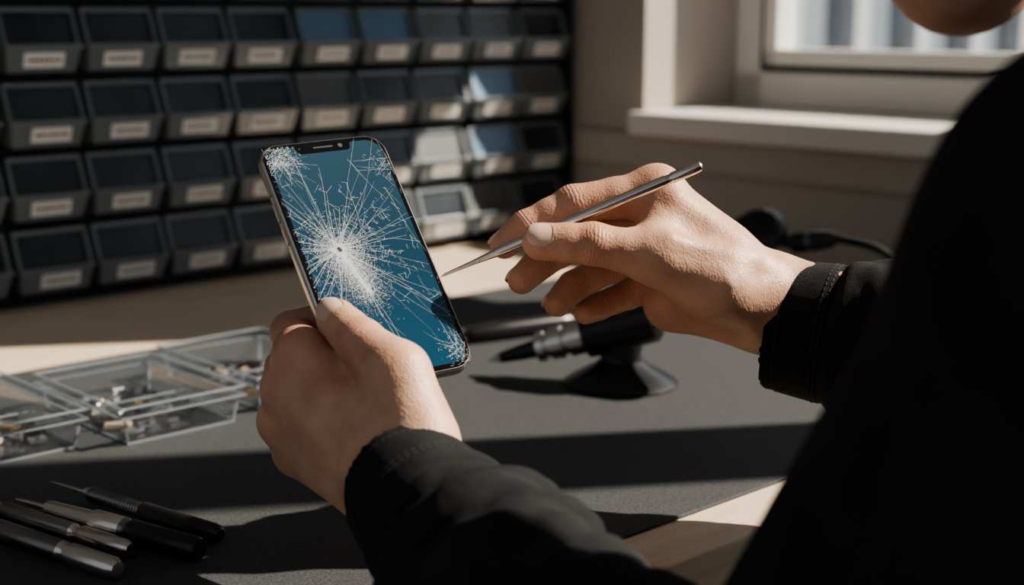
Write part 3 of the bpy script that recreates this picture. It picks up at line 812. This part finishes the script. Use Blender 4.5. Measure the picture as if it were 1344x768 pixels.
# ---- sleeves
M_thread = mat('thread', (.045, .045, .05), .8)
def sleeve(name, pts, wristA, wristB, rin, seed, h=.0021):
    P_ = [p for p, r in pts]; arr = np.array(P_)
    F = Field(arr.min(0)-.07, arr.max(0)+.07, h)
    g = F.new()
    for i in range(len(pts)-1):
        F.cap(g, pts[i][0], pts[i+1][0], pts[i][1], pts[i+1][1], k=.015, mar=.035)
    A = pts[0][0]; D = nrm(pts[1][0]-A)
    X, Y, Z = np.meshgrid(*[a.astype(np.float32) for a in F.ax], indexing='ij', sparse=True)
    s = (X-A[0])*D[0]+(Y-A[1])*D[1]+(Z-A[2])*D[2]
    e1 = nrm(np.cross(D, UPV)); e2 = np.cross(D, e1)
    u = (X-A[0])*e1[0]+(Y-A[1])*e1[1]+(Z-A[2])*e1[2]; v = (X-A[0])*e2[0]+(Y-A[1])*e2[1]+(Z-A[2])*e2[2]
    th = np.arctan2(v, u)
    rr = np.random.RandomState(seed)
    fade = np.clip((s-.035)/.05, 0, 1)
    disp = 0
    for _ in range(7):
        fr_ = rr.uniform(45, 170); tw = rr.randint(-2, 3); ph = rr.uniform(0, 6.28)
        q = np.sin(s*fr_+th*tw+ph+1.2*np.sin(th*2+ph))
        disp = disp+(1-2*np.abs(q)**.8)*rr.uniform(.0010, .0023)*(60/fr_)**.4
    g = g+(disp*fade).astype(np.float32)
    g = g+(.0010*np.exp(-((s-.006)/.0016)**2)+.0022*np.exp(-((s-.036)/.002)**2)-.0016*np.exp(-((s-.041)/.004)**2)+.0009*np.sin(th*3+1)*np.clip(1-s/.04, 0, 1)).astype(np.float32)
    g = np.maximum(g, (-s).astype(np.float32))
    wa = np.array(wristA); wb = np.array(wristB); w = nrm(wb-wa)
    F.cap(g, wa-w*.08, wa+w*.05, rin, rin, k=.003, sub=True, mar=.03)
    ob = sdf_obj(name, F, g, M_cloth, man, 2)
    # stitched seams lying on the cloth
    bvh = BVHTree.FromPolygons(LAST['V'].tolist(), LAST['F'].tolist())
    mb = MB()
    def surf(ss, ang):
        d = e1*math.cos(ang)+e2*math.sin(ang); o = A+D*ss+d*.085
        hit = bvh.ray_cast(Vector(o), Vector(-d), .08)
        return None if hit[0] is None else (np.array(hit[0]), d)
    for ss in (.0085, .030, .033):
        n = 62
        for i in range(n):
            a0_, a1_ = 2*math.pi*i/n, 2*math.pi*(i+.62)/n
            h0, h1 = surf(ss, a0_), surf(ss, a1_)
            if h0 is None or h1 is None: continue
            q = .00028
            c8 = []
            for (up_) in (-.0002, .00035):
                for (hh, sg) in ((h0, -1), (h1, -1), (h1, 1), (h0, 1)):
                    c8.append(hh[0]+hh[1]*up_+D*q*sg)
            mb.hexa(c8)
    mb.obj(name+'_stitching', [M_thread], parent=man)
    return ob
LE = cp(1000, 1080, .52)
sleeve('left_sleeve', [(cp(534, 640, .692), .0345), (cp(650, 768, .608), .041), (LE, .055)], cp(534, 640, .692), cp(650, 768, .608), .0315, 3)
RE = cp(1630, 535, .74)
sleeve('right_sleeve', [(cp(1018, 424, .842), .0385), (cp(1180, 456, .815), .045), (RE, .056)], cp(1018, 422, .842), cp(1180, 450, .815), .0350, 5)
# ---- torso / upper arms / legs
LS = cp(1530, 330, .42); RS = ab(.80, .10, 1.0)
arr = np.array([LE, RE, LS, RS, ab(.61, -.05, .40), ab(.61, .40, 1.0), ab(.4, .4, 1.0)])
lo = arr.min(0)-.17; hi = arr.max(0)+.17; lo[2] = .36
F = Field(lo, hi, .006); g = F.new()
F.cap(g, LE, LS, .054, .064, k=.02, mar=.05); F.cap(g, RE, RS, .054, .066, k=.02, mar=.05)
nb = ab(.61, .14, 1.035)
F.cap(g, LS, nb, .062, .055, k=.04, mar=.06); F.cap(g, RS, nb, .062, .055, k=.04, mar=.06)
F.cap(g, ab(.52, .10, .93), ab(.70, .08, .93), .11, .11, k=.05, mar=.06)
F.cap(g, ab(.61, .08, .95), ab(.61, .02, .72), .155, .145, k=.05, n=BX, f=.75, mar=.06)
F.cap(g, ab(.61, .02, .72), ab(.61, -.02, .50), .145, .155, k=.05, n=BX, f=.8, mar=.06)
F.cap(g, nb, nb+BX*.03+np.array([0, 0, .035]), .056, .050, k=.02, mar=.05)
sdf_obj('jacket_torso', F, g, M_cloth, man, 3)
M_jean = mat('trousers', (.02, .022, .03), .9); add_bump(M_jean, 800, .4, .0006)
lo = np.minimum(ab(.4, -.1, 0), ab(.8, .5, 0))-.2; hi = np.maximum(ab(.4, .5, .6), ab(.8, -.1, .6))+.2; lo[2] = -.01; hi[2] = .66
F = Field(lo, hi, .008); g = F.new()
for a in (.51, .71):
    F.cap(g, ab(.61+(a-.61)*.8, -.02, .50), ab(a, .40, .52), .085, .062, k=.03, mar=.05)
    F.cap(g, ab(a, .40, .52), ab(a, .40, .10), .060, .045, k=.02, mar=.05)
F.cap(g, ab(.54, -.04, .50), ab(.68, -.04, .50), .11, .11, k=.05, mar=.06)
sdf_obj('trousers', F, g, M_jean, man, 2)
F = Field(lo, hi, .006); g = F.new()
for a in (.51, .71):
    F.cap(g, ab(a, .38, .06), ab(a, .52, .035), .045, .034, k=.02, mar=.04); F.cap(g, ab(a, .38, .04), ab(a, .36, .04), .04, .036, k=.02, mar=.04)
    F.cap(g, ab(a, .40, .06), ab(a, .40, .12), .042, .040, k=.02, mar=.04)
g = np.maximum(g, (.002-np.meshgrid(*F.ax, indexing='ij', sparse=True)[2]).astype(np.float32)+0*g)
sdf_obj('shoes', F, g, M_blackmatte, man, 2)
# ---- stool
mb = MB(); sc = ab(.61, -.03, 0)
mb.lathe(sc+np.array([0, 0, .33]), (0, 0, 1), [(0, .13), (.01, .15), (.04, .155), (.055, .14), (.06, .11)], 0, 40)
mb.lathe(sc+np.array([0, 0, .03]), (0, 0, 1), [(0, .03), (.15, .03), (.15, .02), (.30, .02)], 1, 24)
for i in range(5):
    a = i*2*math.pi/5; d = np.array([math.cos(a), math.sin(a), 0])
    mb.lathe(sc+np.array([0, 0, .05]), d+np.array([0, 0, -.03]), [(0, .02), (.24, .013)], 1, 12)
    mb.lathe(sc+d*.24+np.array([-.0, 0, .022])-np.array([0, .012, 0]), (0, 1, 0), [(0, .018), (.002, .0215), (.022, .0215), (.024, .018)], 1, 16)
mb.obj('work_stool', [M_black, M_dsteel])
# ---- head
fd = nrm(BX*.88-AX*.12-np.array([0, 0, .38])); rt = nrm(np.cross(fd, [0, 0, 1])); up = np.cross(rt, fd)
chin = cp(1248, -16, .60); hcn = chin+up*.092-fd*.058
def hp(r, u, f): return hcn+rt*r+up*u+fd*f
F = Field(hcn-.17, hcn+.17, .0032); g = F.new()
F.cap(g, hp(0, .035, -.025), hp(0, .030, .010), .078, .074, k=.02, n=rt, f=.93, mar=.03)
F.cap(g, hp(0, .0, .025), hp(0, -.045, .040), .060, .048, k=.02, n=rt, f=.95, mar=.03)
F.cap(g, hp(0, -.060, .045), hp(0, -.088, .052), .036, .025, k=.018, mar=.03)
for s in (-1, 1):
    F.cap(g, hp(s*.052, -.045, -.012), hp(s*.018, -.088, .050), .022, .021, k=.018, mar=.03)
    F.cap(g, hp(s*.040, -.02, .052), hp(s*.045, -.015, .03), .020, .022, k=.015)
    F.cap(g, hp(s*.012, .022, .080), hp(s*.045, .020, .065), .008, .008, k=.012)
    F.cap(g, hp(s*.031, .002, .088), hp(s*.031, .002, .086), .012, .012, k=.008, sub=True)
    F.cap(g, hp(s*.031, .002, .070), hp(s*.031, .002, .069), .0135, .0135, k=.003)
    F.cap(g, hp(s*.076, .015, -.015), hp(s*.073, -.028, -.008), .013, .009, k=.006, n=rt, f=.5)
    F.cap(g, hp(s*.010, -.030, .096), hp(s*.011, -.030, .090), .008, .008, k=.006)
F.cap(g, hp(0, .012, .080), hp(0, -.026, .103), .008, .0105, k=.008)
F.cap(g, hp(-.018, -.053, .082), hp(.018, -.053, .082), .0065, .0065, k=.005)
F.cap(g, hp(-.016, -.063, .080), hp(.016, -.063, .080), .0075, .0075, k=.005)
F.cap(g, hp(-.024, -.058, .092), hp(.024, -.058, .092), .0016, .0016, k=.003, sub=True)
F.cap(g, hp(0, -.02, -.03), nb+np.array([0, 0, .01]), .054, .056, k=.02, mar=.03)
sdf_obj('head', F, g, M_skin, man, 2, [(hp(0, 5, 0), up, .01, .1)])
F = Field(hcn-.19, hcn+.19, .004); g = F.new()
F.cap(g, hp(0, .042, -.032), hp(0, .042, .004), .086, .079, k=.02, n=rt, f=.95, mar=.04)
F.cap(g, hp(0, .0, -.045), hp(0, -.02, -.050), .066, .052, k=.02, mar=.04)
F.cap(g, hp(0, -.045, .085), hp(0, .005, .080), .085, .058, k=.01, sub=True, mar=.04)
sdf_obj('hair', F, g, M_hair, man, 2)
mb = MB()
for s in (-1, 1):
    mb.lathe(hp(s*.031, .001, .0835)-fd*.0, fd, [(0, .0055), (.0012, .0045), (.0016, .002)], 0, 20)
mb.obj('irises', [M_seal], parent=man)

# ================================================================== LIGHT
az, el = math.radians(80), math.radians(37)
sd = Vector((math.cos(el)*math.sin(az), math.cos(el)*math.cos(az), math.sin(el)))
sl = bpy.data.lights.new('sun', 'SUN'); sl.energy = 12.0; sl.color = (1.0, .88, .73); sl.angle = .012
so = bpy.data.objects.new('sun', sl); COL.objects.link(so); so.rotation_euler = sd.to_track_quat('Z', 'Y').to_euler(); so.location = (3, 2, 3)
w = bpy.data.worlds.new('world'); scene.world = w; w.use_nodes = True; nt = w.node_tree
tc = nt.nodes.new('ShaderNodeTexCoord'); dp = nt.nodes.new('ShaderNodeVectorMath'); dp.operation = 'DOT_PRODUCT'
dp.inputs[1].default_value = tuple(AX)
nt.links.new(tc.outputs['Generated'], dp.inputs[0])
cr = nt.nodes.new('ShaderNodeValToRGB')
cr.color_ramp.elements[0].position = .45; cr.color_ramp.elements[0].color = (.20, .205, .215, 1)
cr.color_ramp.elements[1].position = .75; cr.color_ramp.elements[1].color = (.80, .90, 1.0, 1)
nt.links.new(dp.outputs['Value'], cr.inputs['Fac'])
bg = nt.nodes['Background']; nt.links.new(cr.outputs['Color'], bg.inputs['Color']); bg.inputs['Strength'].default_value = 1.6

# ================================================================== CAMERA
cam = bpy.data.cameras.new('camera'); cam.lens = 50; cam.sensor_width = 36
co = bpy.data.objects.new('camera', cam); COL.objects.link(co)
co.location = (0, 0, CZ); co.rotation_euler = (math.radians(90)-TH, 0, 0)
cam.dof.use_dof = True; cam.dof.focus_distance = .79; cam.dof.aperture_fstop = 5.6
cam.clip_start = .02
scene.camera = co
try:
    scene.view_settings.view_transform = 'AgX'; scene.view_settings.look = 'AgX - Medium High Contrast'
except Exception as e: print(e)
